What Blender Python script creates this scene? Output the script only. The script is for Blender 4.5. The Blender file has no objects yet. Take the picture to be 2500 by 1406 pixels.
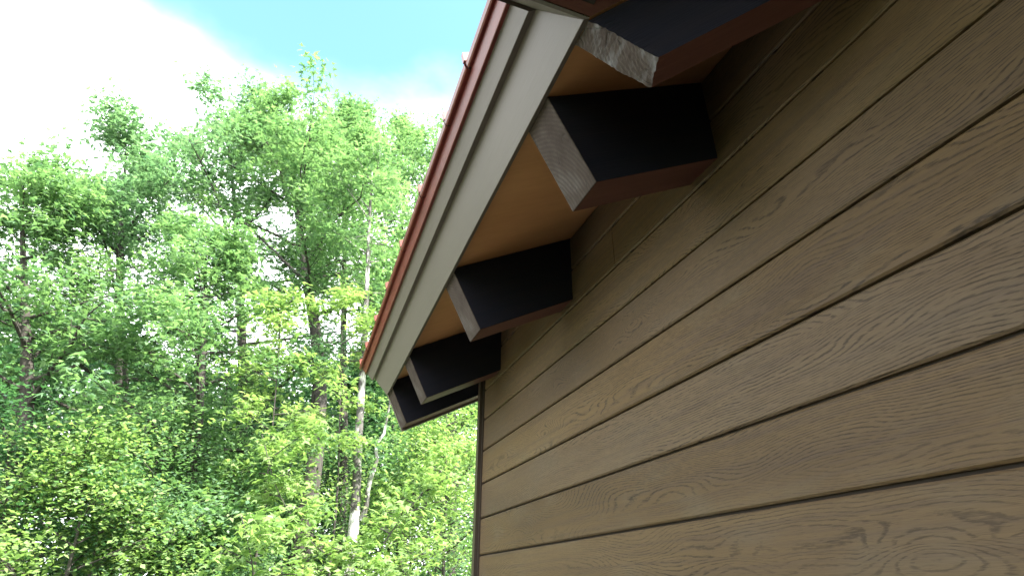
import bpy, bmesh, math, random
import numpy as np
from mathutils import Vector, Matrix

S = bpy.context.scene
R = math.radians
# ------------------------------------------------------------------ camera
CX, CZ = -0.8125, 1.6            # camera stands 0.81 m off the wall, eyes at 1.6 m
FW = Vector((0.30424546, 0.82157099, 0.48213672))
RT = Vector((0.93594845, -0.35201616, 0.00922601))
UP = Vector((-0.17729973, -0.44844814, 0.87604741))
FPX = 1349.87                    # focal length in pixels of a 2500 px wide frame
cam_data = bpy.data.cameras.new("camera"); cam = bpy.data.objects.new("camera", cam_data)
S.collection.objects.link(cam)
M = Matrix.Identity(4)
for i in range(3):
    M[i][0], M[i][1], M[i][2] = RT[i], UP[i], -FW[i]
M[0][3], M[1][3], M[2][3] = CX, 0, CZ
cam.matrix_world = M
cam_data.sensor_width = 36; cam_data.lens = 36 * FPX / 2500
cam_data.clip_start = 0.02; cam_data.clip_end = 3000
S.camera = cam
# ------------------------------------------------------------------ sky and sun
SUN_AZ, SUN_EL = R(142), R(52)   # azimuth measured from +Y towards +X
world = bpy.data.worlds.new("World"); S.world = world; world.use_nodes = True
wn, wl = world.node_tree.nodes, world.node_tree.links
wn.clear()
def N(nodes, t, **k):
    n = nodes.new(t)
    for a, b in k.items():
        if a.startswith('i_'): n.inputs[a[2:]].default_value = b
        else: setattr(n, a, b)
    return n
sky = N(wn, 'ShaderNodeTexSky', sky_type='NISHITA', sun_disc=False, sun_elevation=SUN_EL,
        sun_rotation=SUN_AZ, air_density=1.0, dust_density=0.6, ozone_density=1.0)
tc = N(wn, 'ShaderNodeTexCoord')
mp = N(wn, 'ShaderNodeMapping'); mp.inputs['Scale'].default_value = (1, 1, 1.7); mp.inputs['Location'].default_value = (0.35, 0.1, 0.2)
nz = N(wn, 'ShaderNodeTexNoise'); nz.inputs['Scale'].default_value = 1.7; nz.inputs['Detail'].default_value = 7; nz.inputs['Roughness'].default_value = .48
sep = N(wn, 'ShaderNodeSeparateXYZ')
ma = N(wn, 'ShaderNodeMath', operation='MULTIPLY_ADD'); ma.inputs[1].default_value = -1.5; ma.inputs[2].default_value = 1.03
ad = N(wn, 'ShaderNodeMath', operation='ADD')
cr = N(wn, 'ShaderNodeValToRGB'); cr.color_ramp.elements[0].position = .30; cr.color_ramp.elements[1].position = .74; cr.color_ramp.elements[0].color = (.0, .0, .0, 1)
cr.color_ramp.interpolation = 'EASE'
mx = N(wn, 'ShaderNodeMixRGB'); mx.inputs[2].default_value = (9.0, 9.3, 9.6, 1)
bg = N(wn, 'ShaderNodeBackground'); bg.inputs['Strength'].default_value = 0.15
wo = N(wn, 'ShaderNodeOutputWorld')
wl.new(tc.outputs['Generated'], mp.inputs[0]); wl.new(mp.outputs[0], nz.inputs['Vector'])
wl.new(tc.outputs['Generated'], sep.inputs[0]); wl.new(sep.outputs[2], ma.inputs[0])
wl.new(ma.outputs[0], ad.inputs[0]); wl.new(nz.outputs[0], ad.inputs[1]); wl.new(ad.outputs[0], cr.inputs[0])
wl.new(cr.outputs[0], mx.inputs[0]); hz = N(wn, 'ShaderNodeMixRGB', blend_type='MULTIPLY'); hz.inputs[0].default_value = 1; hz.inputs[2].default_value = (.84, 1.10, .95, 1)
wl.new(sky.outputs[0], hz.inputs[1]); wl.new(hz.outputs[0], mx.inputs[1]); wl.new(mx.outputs[0], bg.inputs[0])
wl.new(bg.outputs[0], wo.inputs[0])
sun_d = bpy.data.lights.new("sun", 'SUN'); sun_d.energy = 5.0; sun_d.angle = R(.53); sun_d.color = (1, .95, .86)
sun = bpy.data.objects.new("sun", sun_d); S.collection.objects.link(sun)
sv = Vector((math.sin(SUN_AZ) * math.cos(SUN_EL), math.cos(SUN_AZ) * math.cos(SUN_EL), math.sin(SUN_EL)))
sun.rotation_euler = sv.to_track_quat('Z', 'Y').to_euler(); sun.location = sv * 60
S.view_settings.view_transform = 'Standard'; S.view_settings.look = 'None'; S.view_settings.gamma = 1
S.view_settings.exposure = 2.15
S.render.engine = 'CYCLES'
S.cycles.max_bounces = 8; S.cycles.diffuse_bounces = 5; S.cycles.transmission_bounces = 5

# ------------------------------------------------------------------ object helpers
COL = S.collection
def link(name, me, parent=None):
    o = bpy.data.objects.new(name, me); COL.objects.link(o)
    if parent: o.parent = parent
    return o
def tag(o, label=None, cat=None, group=None, kind=None):
    for k, v in (('label', label), ('category', cat), ('group', group), ('kind', kind)):
        if v: o[k] = v
    return o
def bm_obj(name, bm, mats, parent=None, smooth=False, bevel=0):
    me = bpy.data.meshes.new(name)
    bmesh.ops.recalc_face_normals(bm, faces=bm.faces)
    if bevel:
        es = [e for e in bm.edges if len(e.link_faces) == 2 and e.calc_face_angle(0) > .5]
        bmesh.ops.bevel(bm, geom=es, offset=bevel, segments=2, profile=.5, affect='EDGES')
    bm.to_mesh(me); bm.free()
    for m in (mats if isinstance(mats, (list, tuple)) else [mats]): me.materials.append(m)
    if smooth:
        for p in me.polygons: p.use_smooth = True
    return link(name, me, parent)
def loft(bm, a, b, mi=0, cap_a=None, cap_b=None):
    """closed solid between two matching closed polygons"""
    va = [bm.verts.new(p) for p in a]; vb = [bm.verts.new(p) for p in b]; n = len(a)
    for i in range(n):
        f = bm.faces.new((va[i], va[(i+1) % n], vb[(i+1) % n], vb[i])); f.material_index = mi
    f = bm.faces.new(va); f.material_index = mi if cap_a is None else cap_a
    f = bm.faces.new(vb[::-1]); f.material_index = mi if cap_b is None else cap_b
def box(bm, x0, x1, y0, y1, z0, z1, mi=0):
    loft(bm, [(x0,y0,z0),(x1,y0,z0),(x1,y1,z0),(x0,y1,z0)], [(x0,y0,z1),(x1,y0,z1),(x1,y1,z1),(x0,y1,z1)], mi)

# ------------------------------------------------------------------ materials
def mat(name):
    m = bpy.data.materials.new(name); m.use_nodes = True
    nt = m.node_tree; b = nt.nodes['Principled BSDF']
    return m, nt.nodes, nt.links, b
def math_(n, l, op, a, b=None, c=None, clamp=False):
    x = n.new('ShaderNodeMath'); x.operation = op; x.use_clamp = clamp
    for i, v in enumerate((a, b, c)):
        if v is None: continue
        if isinstance(v, (int, float)): x.inputs[i].default_value = v
        else: l.new(v, x.inputs[i])
    return x.outputs[0]
def noise(n, l, vec, scale, detail=4, rough=.5, dist=0, dims='3D', w=None):
    x = n.new('ShaderNodeTexNoise'); x.noise_dimensions = dims
    x.inputs['Scale'].default_value = scale; x.inputs['Detail'].default_value = detail
    x.inputs['Roughness'].default_value = rough; x.inputs['Distortion'].default_value = dist
    if vec is not None: l.new(vec, x.inputs['Vector'])
    if w is not None: l.new(w, x.inputs['W'])
    return x.outputs['Fac']
def ramp(n, l, fac, stops):
    x = n.new('ShaderNodeValToRGB'); e = x.color_ramp.elements
    while len(e) < len(stops): e.new(.5)
    for i, (p, c) in enumerate(stops): e[i].position = p; e[i].color = (*c, 1) if len(c) == 3 else c
    l.new(fac, x.inputs[0]); return x.outputs[0]
def mapping(n, l, vec, scale=(1,1,1), loc=(0,0,0), rot=(0,0,0)):
    x = n.new('ShaderNodeMapping'); x.inputs['Scale'].default_value = scale; x.inputs['Location'].default_value = loc
    x.inputs['Rotation'].default_value = rot
    l.new(vec, x.inputs[0]); return x.outputs[0]
def objc(n): return n.new('ShaderNodeTexCoord').outputs['Object']
def mix(n, l, f, a, b, mode='MIX'):
    x = n.new('ShaderNodeMixRGB'); x.blend_type = mode
    for i, v in enumerate((f, a, b)):
        if isinstance(v, (int, float)): x.inputs[i].default_value = v
        elif isinstance(v, tuple): x.inputs[i].default_value = (*v, 1)
        else: l.new(v, x.inputs[i])
    return x.outputs[0]
def bump(n, l, h, strength, dist=.002):
    x = n.new('ShaderNodeBump'); x.inputs['Strength'].default_value = strength; x.inputs['Distance'].default_value = dist
    l.new(h, x.inputs['Height']); return x.outputs[0]

E_ = 0.15                        # board exposure
ZG = CZ + 0.141                  # height of a groove (see the course numbering below)
def cladding_material():
    m, n, l, b = mat('oak_grain_cladding')
    co = objc(n); sp = n.new('ShaderNodeSeparateXYZ'); l.new(co, sp.inputs[0])
    X, Y, Z = sp.outputs
    t = math_(n, l, 'DIVIDE', math_(n, l, 'SUBTRACT', Z, ZG), E_)
    k = math_(n, l, 'FLOOR', t); v = math_(n, l, 'SUBTRACT', t, k)          # board number, height in board 0..1
    wn_ = n.new('ShaderNodeTexWhiteNoise'); wn_.noise_dimensions = '1D'; l.new(math_(n, l, 'ADD', k, 17.3), wn_.inputs['W'])
    rnd = wn_.outputs['Value']
    # flat sawn grain: contour lines of a smooth field long along the board
    def vec(sy, sz, off):
        c = n.new('ShaderNodeCombineXYZ')
        l.new(math_(n, l, 'MULTIPLY', Y, sy), c.inputs[0]); l.new(math_(n, l, 'MULTIPLY', Z, sz), c.inputs[1])
        l.new(math_(n, l, 'MULTIPLY_ADD', k, 5.37, off), c.inputs[2]); return c.outputs[0]
    big = noise(n, l, vec(1.9, 7.0, 0.0), 1, 1.2, .4)
    med = noise(n, l, vec(5, 16, 4.0), 1, 2, .5)
    small = noise(n, l, vec(60, 160, 2.0), 1, 3, .6)
    vo = n.new('ShaderNodeTexVoronoi'); vo.inputs['Scale'].default_value = 1; vo.inputs['Randomness'].default_value = 1
    l.new(vec(3.4, 9.5, 7.0), vo.inputs['Vector'])
    kn = math_(n, l, 'EXPONENT', math_(n, l, 'MULTIPLY', math_(n, l, 'POWER', vo.outputs['Distance'], 2), -11))
    kn = math_(n, l, 'MULTIPLY', kn, ramp(n, l, noise(n, l, vec(.9, 2.5, 55), 1, 1, .5), [(.44, (0,0,0)), (.60, (1,1,1))]))
    lean = math_(n, l, 'MULTIPLY', math_(n, l, 'ABSOLUTE', math_(n, l, 'SUBTRACT', v, math_(n, l, 'MULTIPLY_ADD', rnd, .7, .15))), 1.05)
    f = math_(n, l, 'ADD', math_(n, l, 'ADD', math_(n, l, 'MULTIPLY', big, 1.2), math_(n, l, 'MULTIPLY', med, .13)), lean)
    f = math_(n, l, 'ADD', f, math_(n, l, 'ADD', math_(n, l, 'MULTIPLY', small, .022), math_(n, l, 'MULTIPLY', kn, .34)))
    ph = math_(n, l, 'FRACT', math_(n, l, 'MULTIPLY', f, 24))
    line = ramp(n, l, ph, [(0, (0,0,0)), (.58, (0,0,0)), (.76, (1,1,1)), (.88, (1,1,1)), (1, (0,0,0))])
    brk = noise(n, l, vec(38, 330, 9.0), 1, 2, .6)
    line = math_(n, l, 'MULTIPLY', line, ramp(n, l, brk, [(.36, (0,0,0)), (.56, (1,1,1))]))
    amt = noise(n, l, vec(1.3, 6, 31), 1, 2, .5)
    line = math_(n, l, 'MULTIPLY', line, ramp(n, l, amt, [(.32, (.25,.25,.25)), (.56, (1,1,1))]))
    fib = noise(n, l, vec(22, 900, 12.0), 1, 3, .65)
    pores = ramp(n, l, noise(n, l, vec(55, 1100, 3.0), 1, 1, .5), [(.60, (0,0,0)), (.72, (1,1,1))])
    tone = noise(n, l, vec(.8, 3, 21.0), 1, 3, .5)
    base = ramp(n, l, tone, [(.30, (.074,.046,.020)), (.5, (.112,.072,.031)), (.72, (.150,.104,.052))])
    strk = noise(n, l, vec(1.6, 70, 77.0), 1, 4, .6)
    base = mix(n, l, math_(n, l, 'MULTIPLY', ramp(n, l, strk, [(.45, (0,0,0)), (.68, (1,1,1))]), .55), base, (.056,.037,.029))
    blot = noise(n, l, vec(3.5, 9, 41.0), 1, 4, .6)
    base = mix(n, l, math_(n, l, 'MULTIPLY', ramp(n, l, blot, [(.50, (0,0,0)), (.72, (1,1,1))]), .5), base, (.115,.096,.066))
    base = mix(n, l, math_(n, l, 'MULTIPLY', rnd, .55), base, (.086,.060,.040))
    base = mix(n, l, math_(n, l, 'MULTIPLY', ramp(n, l, fib, [(.3, (0,0,0)), (.7, (1,1,1))]), .40), base, (.046,.029,.013))
    base = mix(n, l, math_(n, l, 'MULTIPLY', pores, .35), base, (.020,.014,.009))
    base = mix(n, l, math_(n, l, 'MULTIPLY', line, .78), base, (.012,.008,.005))
    l.new(base, b.inputs['Base Color'])
    b.inputs['Roughness'].default_value = .6; b.inputs['Specular IOR Level'].default_value = .22
    h = math_(n, l, 'SUBTRACT', math_(n, l, 'MULTIPLY', fib, .25), math_(n, l, 'ADD', line, math_(n, l, 'MULTIPLY', pores, .4)))
    l.new(bump(n, l, h, .4, .001), b.inputs['Normal'])
    return m
def stained(name, c1, c2, rough=.6, axis=(2, 30, 30), spec=.3, bmp=.25):
    """sawn timber with grain running along local X"""
    m, n, l, b = mat(name); co = objc(n)
    g = noise(n, l, mapping(n, l, co, axis), 1, 6, .62)
    g2 = noise(n, l, mapping(n, l, co, (axis[0]*3, axis[1]*9, axis[2]*9)), 1, 3, .6)
    c = mix(n, l, ramp(n, l, g, [(.3, (0,0,0)), (.7, (1,1,1))]), c1, c2)
    c = mix(n, l, math_(n, l, 'MULTIPLY', g2, .35), c, tuple(x*.5 for x in c1))
    l.new(c, b.inputs['Base Color']); b.inputs['Roughness'].default_value = rough; b.inputs['Specular IOR Level'].default_value = spec
    l.new(bump(n, l, math_(n, l, 'ADD', g, g2), bmp, .002), b.inputs['Normal'])
    return m
def end_grain_material(name='weathered_end_grain', rough_cut=False):
    m, n, l, b = mat(name); co = objc(n)
    # rings about a pith off the lower corner of the rafter (local Y across, Z up the cut)
    c = mapping(n, l, co, (.0, 1, 1), (0, -.19, -.02))
    wob = noise(n, l, mapping(n, l, co, (9, 9, 9)), 1, 3, .5)
    ln = n.new('ShaderNodeVectorMath'); ln.operation = 'LENGTH'; l.new(c, ln.inputs[0])
    r = math_(n, l, 'MULTIPLY_ADD', wob, .022, ln.outputs['Value'])
    ring = math_(n, l, 'PINGPONG', math_(n, l, 'MULTIPLY', r, 105), .5)
    ring = math_(n, l, 'MULTIPLY', ring, 2)
    fuzz = noise(n, l, mapping(n, l, co, (60, 300, 40)), 1, 4, .7)
    stain = noise(n, l, mapping(n, l, co, (14, 14, 11)), 1, 4, .6)
    base = ramp(n, l, stain, [(.3, (.034,.022,.016)), (.5, (.070,.053,.044)), (.72, (.125,.110,.102))])
    base = mix(n, l, math_(n, l, 'MULTIPLY', ring, .6), base, (.030,.022,.018))
    base = mix(n, l, math_(n, l, 'MULTIPLY', fuzz, .5), base, (.04,.03,.026))
    # drying cracks
    v = n.new('ShaderNodeTexVoronoi'); v.feature = 'DISTANCE_TO_EDGE'; v.inputs['Scale'].default_value = 1
    l.new(mapping(n, l, co, (0, 26, 11), (0, .3, .1), (.5, 0, 0)), v.inputs['Vector'])
    ck = ramp(n, l, v.outputs['Distance'], [(0, (1,1,1)), (.028, (0,0,0))])
    ck = math_(n, l, 'MULTIPLY', ck, ramp(n, l, noise(n, l, mapping(n, l, co, (20, 20, 14), (3,1,2)), 1, 2, .5), [(.52, (0,0,0)), (.6, (1,1,1))]))
    base = mix(n, l, math_(n, l, 'MULTIPLY', ck, .85), base, (.02,.015,.013))
    if rough_cut:
        pale = noise(n, l, mapping(n, l, co, (8, 12, 34), (1, 2, 3)), 1, 4, .6)
        base = mix(n, l, ramp(n, l, pale, [(.50, (0,0,0)), (.68, (1,1,1))]), base, (.15,.145,.150))
    l.new(base, b.inputs['Base Color']); b.inputs['Roughness'].default_value = .85; b.inputs['Specular IOR Level'].default_value = .2
    h = math_(n, l, 'SUBTRACT', math_(n, l, 'ADD', math_(n, l, 'MULTIPLY', ring, .4), fuzz), ck)
    l.new(bump(n, l, h, .7 if rough_cut else .5, .002), b.inputs['Normal'])
    return m
def painted(name, c, axis=(30, 1.5, 30), rough=.5, dirt=.12, bmp=.25):
    m, n, l, b = mat(name); co = objc(n)
    g = noise(n, l, mapping(n, l, co, tuple(a*8 for a in axis)), 1, 3, .6)
    g = math_(n, l, 'MULTIPLY', g, 1)
    d = noise(n, l, mapping(n, l, co, (3, 3, 3)), 1, 5, .6)
    base = mix(n, l, math_(n, l, 'MULTIPLY', ramp(n, l, d, [(.4, (0,0,0)), (.7, (1,1,1))]), dirt*2), c, tuple(x*.72 for x in c))
    base = mix(n, l, math_(n, l, 'MULTIPLY', ramp(n, l, g, [(.5, (0,0,0)), (.75, (1,1,1))]), dirt*2), base, tuple(x*.6 for x in c))
    l.new(base, b.inputs['Base Color']); b.inputs['Roughness'].default_value = rough
    l.new(bump(n, l, g, bmp, .001), b.inputs['Normal'])
    return m
def red_metal():
    m, n, l, b = mat('red_painted_metal'); co = objc(n)
    d = noise(n, l, mapping(n, l, co, (25, 9, 25)), 1, 5, .65)
    base = ramp(n, l, d, [(.3, (.115,.018,.015)), (.6, (.155,.027,.021)), (.78, (.20,.055,.045))])
    l.new(base, b.inputs['Base Color']); b.inputs['Roughness'].default_value = .38
    b.inputs['Specular IOR Level'].default_value = .5
    w = noise(n, l, mapping(n, l, co, (4, 5, 4)), 1, 2, .5)
    l.new(bump(n, l, w, .35, .01), b.inputs['Normal'])
    return m
MCLAD = cladding_material()
MBEAM = stained('navy_shade_stain', (.007,.009,.018), (.014,.0125,.019), .6, spec=.2, bmp=.5)  # beam sides: shade put into the stain as near-black navy
MBEAM2 = stained('red_brown_stain_underside', (.080,.027,.020), (.125,.048,.034), .6)  # lighter copy of the same stain for the lit undersides
MEND = end_grain_material(); MROUGH = end_grain_material('rough_sawn_end', True)
MSOFF = stained('amber_stained_decking', (.48,.245,.105), (.60,.32,.145), .42, (2, 7, 2), .4, .12)
MFASC = painted('greige_trim_paint', (.118,.099,.083))
MTRIM = painted('brown_metal_corner', (.05,.036,.026), (30,30,2), .4)
MRED = red_metal()
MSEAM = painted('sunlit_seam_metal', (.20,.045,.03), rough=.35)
MDARK, n_, l_, b_ = mat('black_backing'); b_.inputs['Base Color'].default_value = (.020,.013,.008,1); b_.inputs['Roughness'].default_value = .9

# ------------------------------------------------------------------ the house
T1 = 0.4778; t1 = math.tan(T1); c1, s1 = math.cos(T1), math.sin(T1)
t2 = .72; T2 = math.atan(t2)
ETX, ETZ = 0.36372 + CX, 0.95063 + CZ        # top corner of the rafter ends
YC = 0.575                                   # inner corner of the two eaves
Y_END = 3.0
house = bpy.data.objects.new('house', None); COL.objects.link(house)
tag(house, 'house with brown wood-grain board wall, deep rafter eave and red metal roof edge', 'house')
def sec(s, h, y):                            # s outward along the slope, h square to the slope, from the rafter end's top corner
    h2 = h - .017 * (y - .6)
    return (ETX - s*c1 - h2*s1, y, ETZ - s*s1 + h2*c1)
def y_near(s, h): return YC + .667*min(max(h, 0), .13) + .1*max(h - .13, 0) + .3*s
def y_far(s, h): return 2.86 + .82*(h + .04)

WH = 0.016
# wall boards: each course an own bevelled board, gap between them
def wall_boards():
    bm = bmesh.new()
    gap, ch = .0055, .0040
    for k in range(-11, 26):
        z0 = ZG + k*E_ + gap/2 + .001; z1 = ZG + (k+1)*E_ - gap/2
        deck = CZ + 1.183
        ya, yb = -6.0, 2.578 - .010
        segs = []
        if z0 > deck - .03:
            def ylim(z): return YC - (z - ETZ) / t2
            top = (ylim(z0), ylim(z1))
            if top[1] < -2.0: break
            segs.append((ya, ya, min(top[0], yb), min(top[1], yb)))
        else:
            j = {5: 1.2717, 6: -.3, 1: -.9, -2: 1.9, 2: -2.1, 8: .2, -5: .4}.get(k, -1.4 - .37*(k % 3))
            segs += [(ya, ya, j - .0012, j - .0012), (j + .0012, j + .0012, yb, yb)]
        if z0 < deck - .03 < z1: z1 = deck - .003
        for (a0, a1, b0, b1) in segs:
            pr = [(0, z0+ch), (ch, z0), (WH, z0), (WH, z1), (ch*.8, z1), (0, z1-ch)]
            A = [(x, a0, z) for x, z in pr]
            B = [(x, b0 + (b1-b0)*(z-z0)/(z1-z0), z) for x, z in pr]
            loft(bm, A, B)
    o = bm_obj('wall', bm, MCLAD, house)
    bm = bmesh.new(); box(bm, WH-.003, WH+.10, -6, 2.565, 0, ETZ + .2)
    # upper part under the wing roof
    loft(bm, [(WH-.003, -6, ETZ+.2), (WH-.003, .2, ETZ+.2), (WH-.003, -2.0, ETZ+1.75), (WH-.003, -6, ETZ+1.75)],
             [(WH+.1, -6, ETZ+.2), (WH+.1, .2, ETZ+.2), (WH+.1, -2.0, ETZ+1.75), (WH+.1, -6, ETZ+1.75)])
    bm_obj('sheathing', bm, MDARK, o)
    bm = bmesh.new()                         # L-shaped metal corner trim, two ridges
    zt = CZ + 1.0
    for (x0, x1, y0, y1) in ((-.006, .030, 2.571, 2.578), (-.022, .030, 2.578, 2.5805), (-.022, -.016, 2.5805, 2.612), (-.016, .08, 2.606, 2.612)):
        box(bm, x0, x1, y0, y1, .25, zt+.10)
    bm_obj('corner_trim', bm, MTRIM, o)
    # gable wall round the far corner and the back walls
    bm = bmesh.new()
    g = [(.02, .2), (6.0, .2), (6.0, ETZ+.3), (3.0, ETZ + (3.0-ETX)*t1 - .06), (.02, ETZ + (.02-ETX)*t1 - .06)]
    loft(bm, [(x, 2.586, z) for x, z in g], [(x, 2.604, z) for x, z in g])
    loft(bm, [(x, -6.0, z) for x, z in g], [(x, -5.98, z) for x, z in g])
    box(bm, 6.0, 6.02, -6, 2.6, .2, ETZ+.3)
    bm_obj('end_wall', bm, MCLAD, house)
    bm = bmesh.new(); box(bm, .04, 5.98, -5.96, 2.58, -.1, .2)
    bm_obj('foundation', bm, painted('grey_concrete', (.32,.31,.29), (3,3,3), .9), house)
wall_boards()

# rafters: local X runs out along the slope, Y across (towards far), Z square to the slope; origin at lower near corner of the end cut
RD, RW = .23389, .1101
def rafter_mesh(length, rough=0, seed=0):
    bm = bmesh.new(); rnd = random.Random(seed)
    P = lambda x: [(x, 0, 0), (x, RW, 0), (x, RW, RD-.002), (x, 0, RD-.002)]
    loft(bm, P(-length), P(0), 0)
    bmesh.ops.recalc_face_normals(bm, faces=bm.faces)
    es = [e for e in bm.edges if e.calc_face_angle(0) > .5]
    bmesh.ops.bevel(bm, geom=es, offset=.0022, segments=2, profile=.5, affect='EDGES')
    for f in bm.faces:
        c = f.calc_center_median()
        f.material_index = 0
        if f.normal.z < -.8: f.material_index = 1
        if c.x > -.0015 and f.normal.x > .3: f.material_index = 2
    me = bpy.data.meshes.new('rafter')
    bm.to_mesh(me); bm.free()
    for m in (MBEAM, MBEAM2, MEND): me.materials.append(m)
    return me
EBX, EBZ = 0.47127 + CX, 0.74293 + CZ
def slope_matrix(x, y, z):
    m = Matrix.Identity(4)
    ax = (Vector((-c1, 0, -s1)), Vector((0, 1, 0)), Vector((-s1, 0, c1)))
    for i in range(3):
        for j in range(3): m[i][j] = ax[j][i]
    m[0][3], m[1][3], m[2][3] = x, y, z
    return m
RM = rafter_mesh(1.1)
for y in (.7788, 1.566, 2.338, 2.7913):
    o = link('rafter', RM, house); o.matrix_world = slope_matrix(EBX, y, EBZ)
    if y > 2.6: o['label'] = 'end rafter beyond the wall corner with a pale board as its lit lower edge'
# board added outside the end rafter, pale to stand for its lit underside
bm = bmesh.new()
q = [(0.004, -.012), (-2.4, -.012), (-2.4, .30), (0.004, .30)]
def sl(s, h, y): return (EBX - s*c1 - h*s1, y, EBZ - s*s1 + h*c1)
ya = 2.7913 + RW + .001
loft(bm, [sl(a, b, ya) for a, b in q], [sl(a, b, ya+.018) for a, b in q])
bm_obj('lit_edge_board', bm, MFASC, house, bevel=.0015)

# roof decking seen from below: amber soffit, in two planes meeting in the valley
XR, YR = 3.0, YC - (3.0 - ETX)*t1/t2
XL = -5.4  # wing roof carried this far out of view to shade the wall
H = lambda x, y: ETZ + (x - ETX)*t1
H2 = lambda x, y: ETZ + (YC - y)*t2
def slab(bm, pts, fz, th, off=0):
    loft(bm, [(x, y, fz(x, y)+off) for x, y in pts], [(x, y, fz(x, y)+off+th) for x, y in pts])
P1 = [(ETX, YC), (ETX, 2.905), (XR, 2.905), (XR, YR)]
P2 = [(ETX, YC), (XR, YR), (XL, YR), (XL, YC)]
bm = bmesh.new(); slab(bm, P1, H, .03)
so = bm_obj('soffit', bm, MSOFF, house)
so['label'] = 'amber stained soffit decking between the rafters'
bm = bmesh.new(); slab(bm, P2, H2, .03)
bm_obj('wing_soffit', bm, MBEAM2, house)

# fascia in its layers, mitred at the inner corner and carried on along the wing roof
def layer(name, poly, m, parent, far=True, bevel=.0012):
    bm = bmesh.new()
    near = [sec(s, h, y_near(s, h)) for s, h in poly]
    end = [sec(s, h, y_far(s, h)) for s, h in poly]
    loft(bm, near, end)
    o = bm_obj(name, bm, m, parent, bevel=bevel)
    bm = bmesh.new()
    loft(bm, near, [(x - 5.0, y, z) for x, y, z in near])
    bm_obj('wing_' + name, bm, m, o, bevel=0)
    return o
fas = layer('fascia', [(.001, -.003), (.014, -.003), (.014, .129), (.001, .129)], MFASC, house)
upf = layer('upper_fascia', [(.001, .1292), (.030, .1292), (.034, .187), (.001, .187)], MFASC, house)
drip = layer('drip_edge', [(.001, .188), (.044, .186), (.045, .189), (.038, .197), (.038, .232), (.001, .232)], MRED, house, bevel=.0008)

# metal roof panels with hems, standing seams
seams = [.70, .917, 1.12, 1.452, 1.792, 2.13, 2.465, 2.80]
edges = [.60] + seams[1:] + [3.06]
rnd = random.Random(3)
for a, b in zip(edges[:-1], edges[1:]):
    bm = bmesh.new(); o_ = rnd.uniform(-.0015, .0015); g = .0028
    near_s = .0485 + o_ if a > .9 else .0455
    top = .250
    y0 = a + g
    prof = [(.0385, .2335), (near_s, .2335), (near_s + .002, .238), (near_s + .001, top), (.0385, top + .001)]
    ya_ = lambda s, h: (y_near(s, h) if a < .65 else y0)
    yb_ = lambda s, h: (y_far(s, h) if b > 3.0 else b - g)
    loft(bm, [sec(s, h, ya_(s, h)) for s, h in prof], [sec(s, h, yb_(s, h)) for s, h in prof])
    # pan running up the roof
    pan = [(.0385, .234), (.0385, top), (-3.7, top), (-3.7, .234)]
    yv = lambda s, h: (ya_(0.04, h) if a > .65 or s > 0 else YC - 2.6)
    if a < .65:
        yn = lambda s, h: y_near(.04, h) + (0 if s > 0 else (s - .04)*c1*t1/t2)
        loft(bm, [sec(s, h, yn(s, h)) for s, h in pan], [sec(s, h, b - .0005) for s, h in pan])
    else:
        loft(bm, [sec(s, h, a + .0005) for s, h in pan], [sec(s, h, (3.04 if b > 3 else b) - .0005) for s, h in pan])
    bm_obj('roof_panel', bm, MRED, house)
for y in seams[1:] + [3.05]:
    bm = bmesh.new()
    pr = [(.030, .251), (.050, .254), (.043, .280), (-3.6, .280), (-3.6, .251)]
    loft(bm, [sec(s, h, y-.006) for s, h in pr], [sec(s, h, y+.006) for s, h in pr])
    bm_obj('standing_seam', bm, MSEAM, house)
# rest of the roof: filler, the panels down to the valley, the wing roof, the rear slopes
bm = bmesh.new()
slab(bm, [(ETX+.03, YC+.06), (ETX+.03, 2.88), (XR, 2.88), (XR, YR)], H, .16, .032)
slab(bm, [(ETX, YC-.03), (XR, YR), (XL, YR), (XL, YC-.03)], H2, .20, .03)
box(bm, XL, ETX, YC-.03, YC+.0, ETZ+.012, ETZ+.2)
for y in seams[1:]: loft(bm, [sec(s, h, y-.006) for s, h in ((.0383, .2337), (.0445, .2337), (.0445, .249), (.0383, .249))], [sec(s, h, y+.006) for s, h in ((.0383, .2337), (.0445, .2337), (.0445, .249), (.0383, .249))])
bm_obj('roof_filler', bm, MDARK, house)
bm = bmesh.new()
o1 = .29
slab(bm, [(ETX-.06, YC+.12), (ETX-.06, .917), (XR, .917), (XR, YR)], H, .02, .262)
slab(bm, [(ETX-.1, YC+.10), (XR, YR), (XL-.1, YR), (XL-.1, YC+.10)], H2, .02, .28)
HB = lambda x, y: H(XR, 0) - (x - XR)*t1
slab(bm, [(XR, 2.95), (6.5, 2.95), (6.5, -6.4), (XR, -6.4)], HB, .03, .26)
HS = lambda x, y: H2(0, YR) - (YR - y)*t2
slab(bm, [(XL-.1, YR), (XR, YR), (ETX, 2*YR-YC), (XL-.1, 2*YR-YC)], HS, .03, .26)
slab(bm, [(XR, YR), (XR, -6.4), (ETX, -6.4), (ETX, 2*YR-YC)], H, .03, .26)
bm_obj('roof_sheet', bm, MRED, house)

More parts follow.
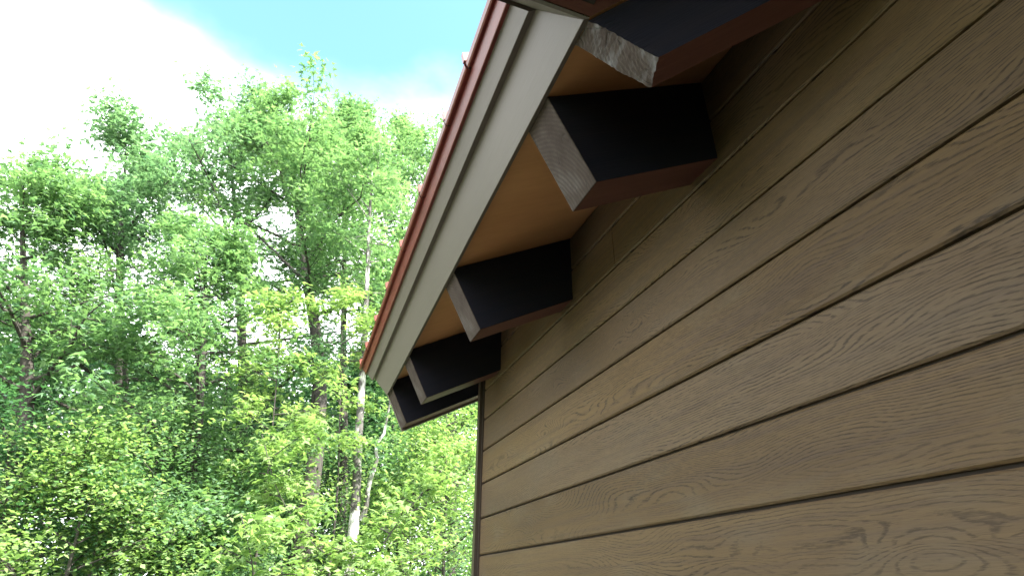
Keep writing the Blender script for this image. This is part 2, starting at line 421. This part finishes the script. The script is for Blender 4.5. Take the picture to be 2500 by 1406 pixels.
# valley beam: diagonal beam with a chainsawn end at the inner corner
def rayp(px, py, z):
    v = FW*FPX + RT*(px - 1250.5) - UP*(py - 703)
    return Vector((CX, 0, CZ)) + v*((z)/v.z)
A = Vector((1, -t1/t2, t1)).normalized()
BL, BR, TR, TL = rayp(1590, 215, .77), rayp(1610, 140, .77), rayp(1436, 52, .945), rayp(1404, 112, .945)
ex = -A; ey = (BR - BL).normalized(); ey = (ey - ex*ey.dot(ex)).normalized(); ez = ex.cross(ey)
if ez.z < 0: ey = -ey; ez = ex.cross(ey)
vm = Matrix.Identity(4)
for i in range(3):
    vm[i][0], vm[i][1], vm[i][2], vm[i][3] = ex[i], ey[i], ez[i], BL[i]
inv = vm.inverted()
bm = bmesh.new(); rnd = random.Random(8)
NU, NV = 12, 36; flat = {}
grid = [[None]*(NV+1) for _ in range(NU+1)]
for i in range(NU+1):
    for j in range(NV+1):
        u, v = i/NU, j/NV
        p = (BL*(1-u) + BR*u)*(1-v) + (TL*(1-u) + TR*u)*v
        edge = 1 if i in (0, NU) or j in (0, NV) else 0
        f_ = inv @ p
        p = f_ + Vector((rnd.uniform(-.0012, .0012) + .002*math.sin(v*5 + u), rnd.uniform(-.0010, .0010)*edge, rnd.uniform(-.0010, .0010)*edge))
        grid[i][j] = bm.verts.new(p); flat[grid[i][j]] = f_
for i in range(NU):
    for j in range(NV):
        f = bm.faces.new((grid[i][j], grid[i+1][j], grid[i+1][j+1], grid[i][j+1])); f.material_index = 2
ring = [grid[i][0] for i in range(NU+1)] + [grid[NU][j] for j in range(1, NV+1)] + [grid[i][NV] for i in range(NU-1, -1, -1)] + [grid[0][j] for j in range(NV-1, 0, -1)]
n = len(ring)
cl = [inv @ q for q in (BL, BR, TR, TL)]
def onrect(v, x):
    y0, y1 = min(cl[0].y, cl[1].y), max(cl[0].y, cl[1].y); z0, z1 = min(cl[0].z, cl[1].z), max(cl[2].z, cl[3].z)
    p = flat[v]; return Vector((x, p.y, p.z))
xm = min(v.co.x for v in ring) - .012
mid = [bm.verts.new(onrect(v, xm)) for v in ring]
back = [bm.verts.new(onrect(v, -1.9)) for v in ring]
for i in range(n):
    f = bm.faces.new((ring[i], ring[(i+1) % n], mid[(i+1) % n], mid[i])); f.material_index = 1 if i < NU else 0
ring = mid
for i in range(n):
    f = bm.faces.new((ring[i], ring[(i+1) % n], back[(i+1) % n], back[i])); f.material_index = 1 if i < NU else 0
bm.faces.new(back)
vb = bm_obj('valley_rafter', bm, [MBEAM, MBEAM2, MROUGH], house); vb.matrix_world = vm
vb['label'] = 'diagonal valley beam with a rough pale sawn end'
# wing rafters and the posts that carry the wing roof
for x in (-1.35, -2.25, -3.2, -4.2, -5.2):
    bm = bmesh.new()
    f = lambda y: H2(0, y)
    loft(bm, [(x, YC-.06, f(YC-.06)-.24), (x+.1, YC-.06, f(YC-.06)-.24), (x+.1, YC-.06, f(YC-.06)-.004), (x, YC-.06, f(YC-.06)-.004)],
             [(x, YR, f(YR)-.24), (x+.1, YR, f(YR)-.24), (x+.1, YR, f(YR)-.004), (x, YR, f(YR)-.004)])
    bm_obj('wing_rafter', bm, MBEAM, house)
bm = bmesh.new(); box(bm, -5.3, 0, YR-.06, YR+.06, H2(0, YR)-.5, H2(0, YR)-.06); bm_obj('ridge_beam', bm, MBEAM, house, bevel=.003)
for y in (YC-.5, YR, 2*YR-YC+.5):
    bm = bmesh.new(); box(bm, -5.22, -5.08, y-.07, y+.07, 0, (H2(0, y) if y > YR-.01 else HS(0, y)) - .02); bm_obj('post', bm, MBEAM2, house, bevel=.004)

# ------------------------------------------------------------------ ground
def ground():
    m, n, l, b = mat('lawn'); co = objc(n)
    a = noise(n, l, co, .35, 6, .6); c = noise(n, l, co, 40, 4, .7)
    base = ramp(n, l, a, [(.35, (.055,.085,.022)), (.6, (.085,.13,.035)), (.75, (.16,.14,.08))])
    base = mix(n, l, math_(n, l, 'MULTIPLY', c, .5), base, (.03,.045,.012))
    l.new(base, b.inputs['Base Color']); b.inputs['Roughness'].default_value = .95
    l.new(bump(n, l, c, .8, .03), b.inputs['Normal'])
    bm = bmesh.new()
    v = [bm.verts.new(p) for p in ((-700,-700,0),(700,-700,0),(700,700,0),(-700,700,0))]; bm.faces.new(v)
    o = bm_obj('ground', bm, m); tag(o, kind='structure')
    m2, n, l, b = mat('bounce_gravel'); co = objc(n)
    v_ = n.new('ShaderNodeTexVoronoi'); v_.inputs['Scale'].default_value = 45; l.new(co, v_.inputs['Vector'])
    l.new(mix(n, l, .6, (.42,.38,.31), v_.outputs['Color'], 'SOFT_LIGHT'), b.inputs['Base Color']); b.inputs['Roughness'].default_value = .9
    l.new(bump(n, l, v_.outputs['Distance'], .8, .01), b.inputs['Normal'])
    bm = bmesh.new(); v = [bm.verts.new(p) for p in ((-9.5,.9,.004),(.03,.9,.004),(.03,4.2,.004),(-9.5,4.2,.004))]; bm.faces.new(v)  # unseen gravel strip, made wide and pale to bounce light under the eave
    tag(bm_obj('path', bm, m2), kind='structure')
    bm = bmesh.new()  # unseen deck floor, added dark to cut bounce light under the wing
    for i in range(38): box(bm, -5.6 + i*.148, -5.6 + i*.148 + .142, -3.9, .72, 0, .06)
    tag(bm_obj('bounce_damping_deck', bm, stained('dark_deck_boards', (.05,.035,.022), (.09,.065,.045), .8, (30, 2, 30))), kind='structure')
ground()

# ------------------------------------------------------------------ trees
def leaf_mat(name, lo, hi, trans, sheen=.35):
    m, n, l, b = mat(name)
    at = n.new('ShaderNodeAttribute'); at.attribute_name = 'tone'
    c = ramp(n, l, at.outputs['Fac'], [(0, lo), (1, hi)])
    l.new(c, b.inputs['Base Color']); b.inputs['Roughness'].default_value = .38; b.inputs['Specular IOR Level'].default_value = sheen
    tr = n.new('ShaderNodeBsdfTranslucent'); l.new(mix(n, l, 1.0, c, trans, 'MULTIPLY'), tr.inputs['Color'])
    ms = n.new('ShaderNodeMixShader'); ms.inputs[0].default_value = .42
    l.new(b.outputs[0], ms.inputs[1]); l.new(tr.outputs[0], ms.inputs[2])
    l.new(ms.outputs[0], n['Material Output'].inputs['Surface'])
    return m
ML_MAPLE = leaf_mat('maple_leaf', (.055,.120,.066), (.185,.285,.15), (2.0, 2.2, 1.2))
ML_LIME = leaf_mat('lime_maple_leaf', (.10,.18,.06), (.27,.35,.15), (1.9, 2.1, 1.2))
ML_ASH = leaf_mat('blue_green_leaf', (.060,.125,.070), (.18,.27,.15), (1.8, 2.1, 1.4), .5)
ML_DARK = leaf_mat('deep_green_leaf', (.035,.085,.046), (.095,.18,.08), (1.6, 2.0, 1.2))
def bark_mat(name, c1, c2, birch=False):
    m, n, l, b = mat(name); co = objc(n)
    g = noise(n, l, mapping(n, l, co, (9, 9, 1.6)), 1, 6, .65)
    g2 = noise(n, l, mapping(n, l, co, (40, 40, 9)), 1, 4, .65)
    base = ramp(n, l, g, [(.35, c1), (.62, c2)])
    base = mix(n, l, math_(n, l, 'MULTIPLY', g2, .6), base, tuple(x*.5 for x in c1))
    if birch:
        p = noise(n, l, mapping(n, l, co, (5, 5, 2.6), (4, 2, 1)), 1, 4, .6)
        base = mix(n, l, ramp(n, l, p, [(.48, (0,0,0)), (.58, (1,1,1))]), base, (.60,.58,.55))
    l.new(base, b.inputs['Base Color']); b.inputs['Roughness'].default_value = .9
    l.new(bump(n, l, math_(n, l, 'ADD', g, g2), .9, .02), b.inputs['Normal'])
    return m
MB_DARK = bark_mat('grey_brown_bark', (.040,.034,.030), (.085,.074,.065))
MB_PALE = bark_mat('pale_patchy_bark', (.075,.068,.062), (.15,.14,.13), True)

LEAF5 = np.array([(0,0,0), (-.20,.38,.03), (0,1,-.10), (.20,.38,.03), (-.56,.52,-.12), (.56,.52,-.12), (-.14,.12,0), (.14,.12,0)], float)
LF5 = [(0,3,2,1), (6,1,4), (7,5,3)]
LEAF4 = np.array([(0,0,0), (-.34,.45,.04), (0,1,-.08), (.34,.45,.04)], float)
LF4 = [(0,3,2,1)]
def leaves_mesh(name, P, size, rng, material, simple=False, tone=None, flat=.6, droop=.5):
    LT, LF = (LEAF4, LF4) if simple else (LEAF5, LF5)
    n = len(P); nv = len(LT)
    az = rng.uniform(0, 2*np.pi, n)
    nrm = np.c_[rng.normal(0, flat, n), rng.normal(0, flat, n), np.ones(n)]; nrm /= np.linalg.norm(nrm, axis=1)[:, None]
    d = np.c_[np.cos(az), np.sin(az), rng.normal(-droop, .35, n)]
    d -= nrm*(d*nrm).sum(1)[:, None]; d /= np.linalg.norm(d, axis=1)[:, None]
    w = np.cross(d, nrm)
    s = size*rng.uniform(.65, 1.25, n)
    V = P[:, None, :] + s[:, None, None]*(LT[None, :, 0:1]*w[:, None, :] + LT[None, :, 1:2]*d[:, None, :] + LT[None, :, 2:3]*nrm[:, None, :])
    V = V.reshape(-1, 3)
    idx = np.concatenate([np.array(f) for f in LF]); lens = np.array([len(f) for f in LF])
    I = (np.arange(n)[:, None]*nv + idx[None]).ravel(); Ls = np.tile(lens, n)
    me = bpy.data.meshes.new(name)
    me.vertices.add(len(V)); me.vertices.foreach_set('co', V.astype(np.float32).ravel())
    me.loops.add(len(I)); me.loops.foreach_set('vertex_index', I.astype(np.int32))
    me.polygons.add(len(Ls)); st = np.r_[0, np.cumsum(Ls)[:-1]]
    me.polygons.foreach_set('loop_start', st.astype(np.int32)); me.polygons.foreach_set('loop_total', Ls.astype(np.int32))
    me.update(calc_edges=True)
    if tone is None: tone = rng.uniform(0, 1, n)
    at = me.attributes.new('tone', 'FLOAT', 'POINT'); at.data.foreach_set('value', np.repeat(np.clip(tone, 0, 1), nv).astype(np.float32))
    me.materials.append(material)
    return me
class Wood:
    def __init__(s): s.V = []; s.F = []; s.n = 0
    def tube(s, pts, rad, sides=7):
        pts = np.asarray(pts, float); m = len(pts); rad = np.broadcast_to(rad, m)
        T = np.gradient(pts, axis=0); T /= np.linalg.norm(T, axis=1)[:, None] + 1e-9
        up = np.array([1., 0, 0]) if abs(T[0][2]) > .7 else np.array([0, 0, 1.])
        a = np.cross(T, up); a /= np.linalg.norm(a, axis=1)[:, None] + 1e-9; b = np.cross(T, a)
        th = np.linspace(0, 2*np.pi, sides, endpoint=False)
        ring = pts[:, None] + rad[:, None, None]*(np.cos(th)[None, :, None]*a[:, None] + np.sin(th)[None, :, None]*b[:, None])
        s.V.append(ring.reshape(-1, 3))
        for i in range(m-1):
            for j in range(sides):
                q = s.n + i*sides + j; r = s.n + i*sides + (j+1) % sides
                s.F.append((q, r, r+sides, q+sides))
        s.n += m*sides
    def build(s, name, material, parent):
        me = bpy.data.meshes.new(name); me.from_pydata(np.concatenate(s.V).tolist(), [], s.F)
        me.polygons.foreach_set('use_smooth', [True]*len(me.polygons)); me.materials.append(material); me.update()
        return link(name, me, parent)
def smooth_path(pts, m):
    pts = np.asarray(pts, float); t = np.r_[0, np.cumsum(np.linalg.norm(np.diff(pts, axis=0), axis=1))]
    tt = np.linspace(0, t[-1], m); out = np.c_[[np.interp(tt, t, pts[:, k]) for k in range(3)]].T
    for _ in range(2): out[1:-1] = (out[:-2] + 2*out[1:-1] + out[2:])/4
    return out
def tree(name, label, cat, path, r0, spread, lo, leaf, size, nleaf, seed, bark=None, limbs=26, up=.55, top=1.0,
         clump=.24, simple=False, group=None, twigs=6, extra=(), flat=.5, profile=None, coords=None):
    rng = np.random.default_rng(seed)
    bark = bark or MB_DARK
    path = smooth_path(path, 26); Ht = path[-1][2] - path[0][2]
    root = bpy.data.objects.new(name, None); COL.objects.link(root); root.location = path[0]
    tag(root, label, cat, group)
    base = path[0].copy(); path = path - base
    W = Wood()
    tt = np.linspace(0, 1, len(path)); wob = 1 + .05*rng.normal(size=len(path))
    W.tube(path, np.maximum(r0*(1 - tt)**.8*wob, .006) + np.where(tt < .04, r0*.25*(1 - tt/.04), 0), 10)
    C = []; Wt = []
    prof = profile or (lambda u: max(math.sin(math.pi*min(1, .12 + .88*u)**.75)*.85 + .22*(1-u), .34) )
    for i in range(limbs):
        u = (i + rng.uniform(0, 1))/limbs
        t = lo + (1 - lo)*u**.9*.97
        p0 = np.array([np.interp(t, tt, path[:, k]) for k in range(3)])
        az = i*2.4 + rng.normal(0, .5)
        L = spread*prof(u)*rng.uniform(.7, 1.2) + .15
        el = up*(.5 + .9*u) + rng.normal(0, .15)
        d = np.array([math.cos(az)*math.cos(el), math.sin(az)*math.cos(el), math.sin(el)])
        k = np.linspace(0, 1, 8)[:, None]
        pts = p0 + d*L*k + np.array([0, 0, 1])*L*(.10*k**2 - .12*k**3) + rng.normal(0, .03*L, 3)*k*k + rng.normal(0, .012*L, (8, 3))*k
        rl = max(r0*(1-t)**.8*.42, .010)
        W.tube(pts, rl*(1 - .85*k[:, 0]) + .003, 5)
        for j in range(twigs):
            kk = rng.uniform(.25, 1.0); q0 = np.array([np.interp(kk, k[:, 0], pts[:, c]) for c in range(3)])
            dd = d*.5 + rng.normal(0, .55, 3)*np.array([1, 1, .6]); dd /= np.linalg.norm(dd)
            l2 = L*rng.uniform(.22, .45)*(1.1 - .4*kk) + .1
            e = q0 + dd*l2 + np.array([0, 0, -.08*l2])
            W.tube(np.linspace(q0, e, 4) + rng.normal(0, .02*l2, (4, 3)), np.linspace(max(rl*.3, .005), .003, 4), 4)
            for f in np.arange(.3, 1.15, .28):
                C.append(q0 + (e - q0)*f + rng.normal(0, .04, 3)); Wt.append(rng.uniform(.35, 1.3))
    for (p0, p1, r, nn) in extra:       # extra boughs given as two world points
        p0 = np.array(p0) - base; p1 = np.array(p1) - base; L = np.linalg.norm(p1-p0)
        k = np.linspace(0, 1, 9)[:, None]; pts = p0 + (p1-p0)*k + rng.normal(0, .015*L, (9, 3))*np.sin(np.pi*k)
        W.tube(pts, np.linspace(r, r*.35, 9), 7)
        for j in range(nn):
            kk = rng.uniform(.25, 1.05); q0 = p0 + (p1-p0)*kk
            for f in range(3): C.append(q0 + rng.normal(0, .11*L, 3)*np.array([1,1,.6])); Wt.append(rng.uniform(.4, 1.2))
    C = np.array(C); Wt = np.array(Wt)
    gid = rng.choice(len(C), nleaf, p=Wt/Wt.sum())
    off = rng.normal(0, 1, (nleaf, 3))*np.array([clump, clump, clump*.62])
    P = C[gid] + off
    tone = rng.uniform(0, 1, len(C))[gid]*.55 + rng.uniform(0, .45, nleaf)
    W.build('trunk', bark, root)
    link('crown', leaves_mesh('crown', P, size, rng, leaf, simple, tone, flat), root)
    return root
CAM = np.array([CX, 0, CZ])
def at(px, py, d):               # world point at horizontal distance d seen through pixel (px, py) of the 2500 px photograph
    v = np.array(FW)*FPX + np.array(RT)*(px - 1250.5) - np.array(UP)*(py - 703)
    v /= math.hypot(v[0], v[1]); return CAM + v*d
def foot(px, d):
    p = at(px, 1406, d); return np.array([p[0], p[1], 0.])
def azp(az, d, z=0): a = R(az); return np.array([CX + math.sin(a)*d, math.cos(a)*d, z])

# the tall maple with the dark trunk
b0 = foot(728, 11.0)
tree('maple_tree', 'tall maple with thick dark grey trunk standing left of the pale birch', 'tree',
     [b0, at(735, 1330, 11), at(762, 1180, 11), at(775, 1060, 11.1), at(782, 940, 11.2), at(782, 850, 11.2), at(757, 740, 11.3), at(735, 560, 11.3), at(700, 390, 11.4), at(676, 300, 11.4)],
     .215, 2.5, .56, ML_MAPLE, .125, 19000, 11, limbs=34, up=.5, clump=.17)
# its twin leader, right of it
b1 = foot(840, 12.2)
tree('maple_tree', 'tall slender maple with rounded top just left of the roof edge skyline', 'tree',
     [b1, at(842, 1200, 12.2), at(838, 900, 12.2), at(842, 600, 12.3), at(845, 400, 12.3), at(850, 262, 12.3)],
     .12, 1.5, .52, ML_MAPLE, .12, 15000, 12, limbs=30, up=.6, clump=.17)
# birch with pale patches and a forked second stem
b2 = foot(850, 9.0)
tree('birch_tree', 'slim birch with pale patchy bark and a forked second stem beside the eave', 'tree',
     [b2, at(872, 1240, 9), at(872, 1100, 9), at(884, 950, 9), at(893, 800, 9.05), at(898, 640, 9.1), at(905, 480, 9.1), at(915, 330, 9.1)],
     .092, 1.0, .60, ML_MAPLE, .10, 5500, 13, MB_PALE, limbs=18, up=.6, clump=.14,
     extra=[(at(884, 1270, 9), at(952, 985, 8.7), .042, 10), (at(952, 985, 8.7), at(985, 700, 8.6), .022, 14)])
tree('tall_tree', 'airy tree with small leaves rising behind the roof edge', 'tree',
     [foot(1000, 13.5), at(985, 1000, 13.5), at(975, 700, 13.5), at(985, 500, 13.5), at(1000, 290, 13.5)],
     .13, 2.1, .36, ML_MAPLE, .12, 15000, 14, limbs=28, up=.6, clump=.18)
tree('tall_tree', 'leafy tree half hidden behind the eave and its rafters', 'tree',
     [foot(1120, 12.5), at(1105, 1000, 12.5), at(1100, 700, 12.5), at(1110, 330, 12.5)],
     .13, 2.0, .25, ML_MAPLE, .12, 12000, 15, limbs=30, up=.6, clump=.19)
# left side of the picture
tree('ash_tree', 'broad blue-green tree with ragged top left of the tall maple', 'tree',
     [foot(600, 12.8), at(600, 1100, 12.8), at(590, 800, 12.8), at(575, 500, 12.8), at(545, 255, 12.8)],
     .17, 3.0, .30, ML_ASH, .13, 16000, 16, limbs=34, up=.5, clump=.19)
tree('maple_tree', 'bright green maple at the left with a gap of sky above it', 'tree',
     [foot(470, 9.5), at(480, 1100, 9.5), at(500, 800, 9.5), at(505, 560, 9.5)],
     .12, 1.7, .22, ML_MAPLE, .115, 13000, 17, limbs=28, up=.5, clump=.16)
tree('ash_tree', 'wide green tree second from the left edge', 'tree',
     [foot(300, 12), at(300, 1000, 12), at(290, 700, 12), at(310, 330, 12)],
     .17, 2.2, .28, ML_ASH, .13, 16000, 18, limbs=34, up=.5, clump=.19)
tree('maple_tree', 'green maple at the far left edge', 'tree',
     [foot(60, 11), at(70, 1000, 11), at(60, 700, 11), at(50, 430, 11)],
     .16, 2.2, .22, ML_MAPLE, .125, 16000, 19, limbs=32, up=.5, clump=.19)
# sunlit saplings near the camera
tree('maple_sapling', 'lime green maple sapling in front of the dark trunk', 'sapling',
     [foot(900, 7.6), at(860, 1390, 7.6), at(760, 1330, 7.6), at(675, 1200, 7.7), at(640, 1060, 7.8)],
     .012, .28, .10, ML_LIME, .125, 1300, 21, limbs=12, up=.15, clump=.10, twigs=4,
     extra=[(at(672, 1110, 7.7), at(770, 1040, 7.5), .008, 5), (at(800, 1330, 7.6), at(925, 1385, 7.2), .009, 9)])
tree('maple_sapling', 'leaning lime sapling reaching right towards the corner of the wall', 'sapling',
     [foot(860, 7.2), at(900, 1385, 7.2), at(960, 1290, 7.4), at(1050, 1180, 7.7), at(1130, 1090, 8.0)],
     .018, .42, .15, ML_LIME, .115, 1500, 22, limbs=14, up=.2, clump=.11, twigs=4)
tree('maple_sapling', 'bright sapling low at the left below the tall trees', 'sapling',
     [foot(620, 6.8), at(622, 1400, 6.8), at(610, 1340, 6.8), at(590, 1260, 6.8)],
     .014, .42, .10, ML_LIME, .115, 1500, 23, limbs=12, up=.35, clump=.11, twigs=4)
tree('maple_sapling', 'young maple whose lit top shows between the two tall trunks', 'sapling',
     [foot(820, 8.8), at(826, 1200, 8.8), at(830, 1000, 8.8), at(836, 800, 8.8), at(838, 700, 8.8)],
     .022, .55, .55, ML_LIME, .115, 1600, 24, limbs=12, up=.3, clump=.11, twigs=4)
tree('maple_sapling', 'pale lime maple sapling with its head left of the dark trunk', 'sapling',
     [foot(640, 8.6), at(650, 1200, 8.6), at(670, 1000, 8.6), at(682, 850, 8.6), at(690, 720, 8.6)],
     .022, .45, .45, ML_LIME, .115, 1700, 25, limbs=14, up=.3, clump=.12, twigs=4)
# understorey and the wood behind
rng = np.random.default_rng(77)
under = [(1090, 9.5, 1010, 1.5, ML_LIME, 'small-leaved pale bush beside the corner of the wall'),
         (1010, 10.5, 1090, 1.4, ML_MAPLE, 'low green bush under the lowest rafter'),
         (960, 12.0, 960, 1.5, ML_DARK, 'dark bush behind the forked birch stem'),
         (760, 12.8, 1000, 1.7, ML_MAPLE, 'green thicket bush behind the dark maple trunk'),
         (640, 12.6, 1080, 1.5, ML_DARK, 'dark bush at the foot of the ragged tree'),
         (540, 9.0, 1180, .9, ML_MAPLE, 'mid green bush at the lower left'),
         (380, 9.5, 1000, 1.6, ML_MAPLE, 'round bush between the two leftmost maples'),
         (200, 8.5, 1120, 1.4, ML_LIME, 'light green bush near the lower left corner'),
         (20, 9.0, 1050, 1.5, ML_DARK, 'dark bush in the lower left corner')]
for i, (px, d, ty, sp, mt, lb) in enumerate(under):
    tree('bush', lb, 'bush', [foot(px, d), at(px, (1406+ty)/2, d), at(px, ty, d)], .04, sp, .02, mt, .065, 14000 if d < 11 else 10000, 40+i,
         limbs=24, up=.45, clump=.22, simple=True, twigs=5, group='understorey bushes')
back = [(-44, 19, 8), (-37, 22, 9), (-31, 18, 8), (-25, 21, 8.5), (-20, 17.5, 7.5), (-15, 20, 7.6), (-10.5, 17, 6.6), (-6, 20, 7.4), (-2, 17.5, 7.2),
        (2, 20, 8.5), (6, 17, 8), (10, 20, 9.5), (13.5, 17, 11.5), (17, 20, 12), (22, 19, 12), (28, 21, 12)]
names = ['far left', 'second from the left', 'third from the left', 'fourth from the left', 'fifth from the left', 'sixth from the left', 'seventh from the left',
         'eighth from the left', 'ninth from the left', 'tenth from the left', 'eleventh from the left', 'twelfth from the left', 'thirteenth from the left',
         'fourteenth from the left', 'behind the house corner', 'hidden deep behind the house']
for i, (az, d, h) in enumerate(back):
    b = azp(az, d); r = np.random.default_rng(500+i)
    tree('forest_tree', 'shaded tree in the row at the back of the wood, ' + names[i], 'tree',
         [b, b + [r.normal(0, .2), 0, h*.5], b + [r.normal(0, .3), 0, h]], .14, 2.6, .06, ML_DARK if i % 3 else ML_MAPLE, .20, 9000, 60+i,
         limbs=28, up=.4, clump=.38, simple=True, twigs=5, group='trees at the back of the wood')
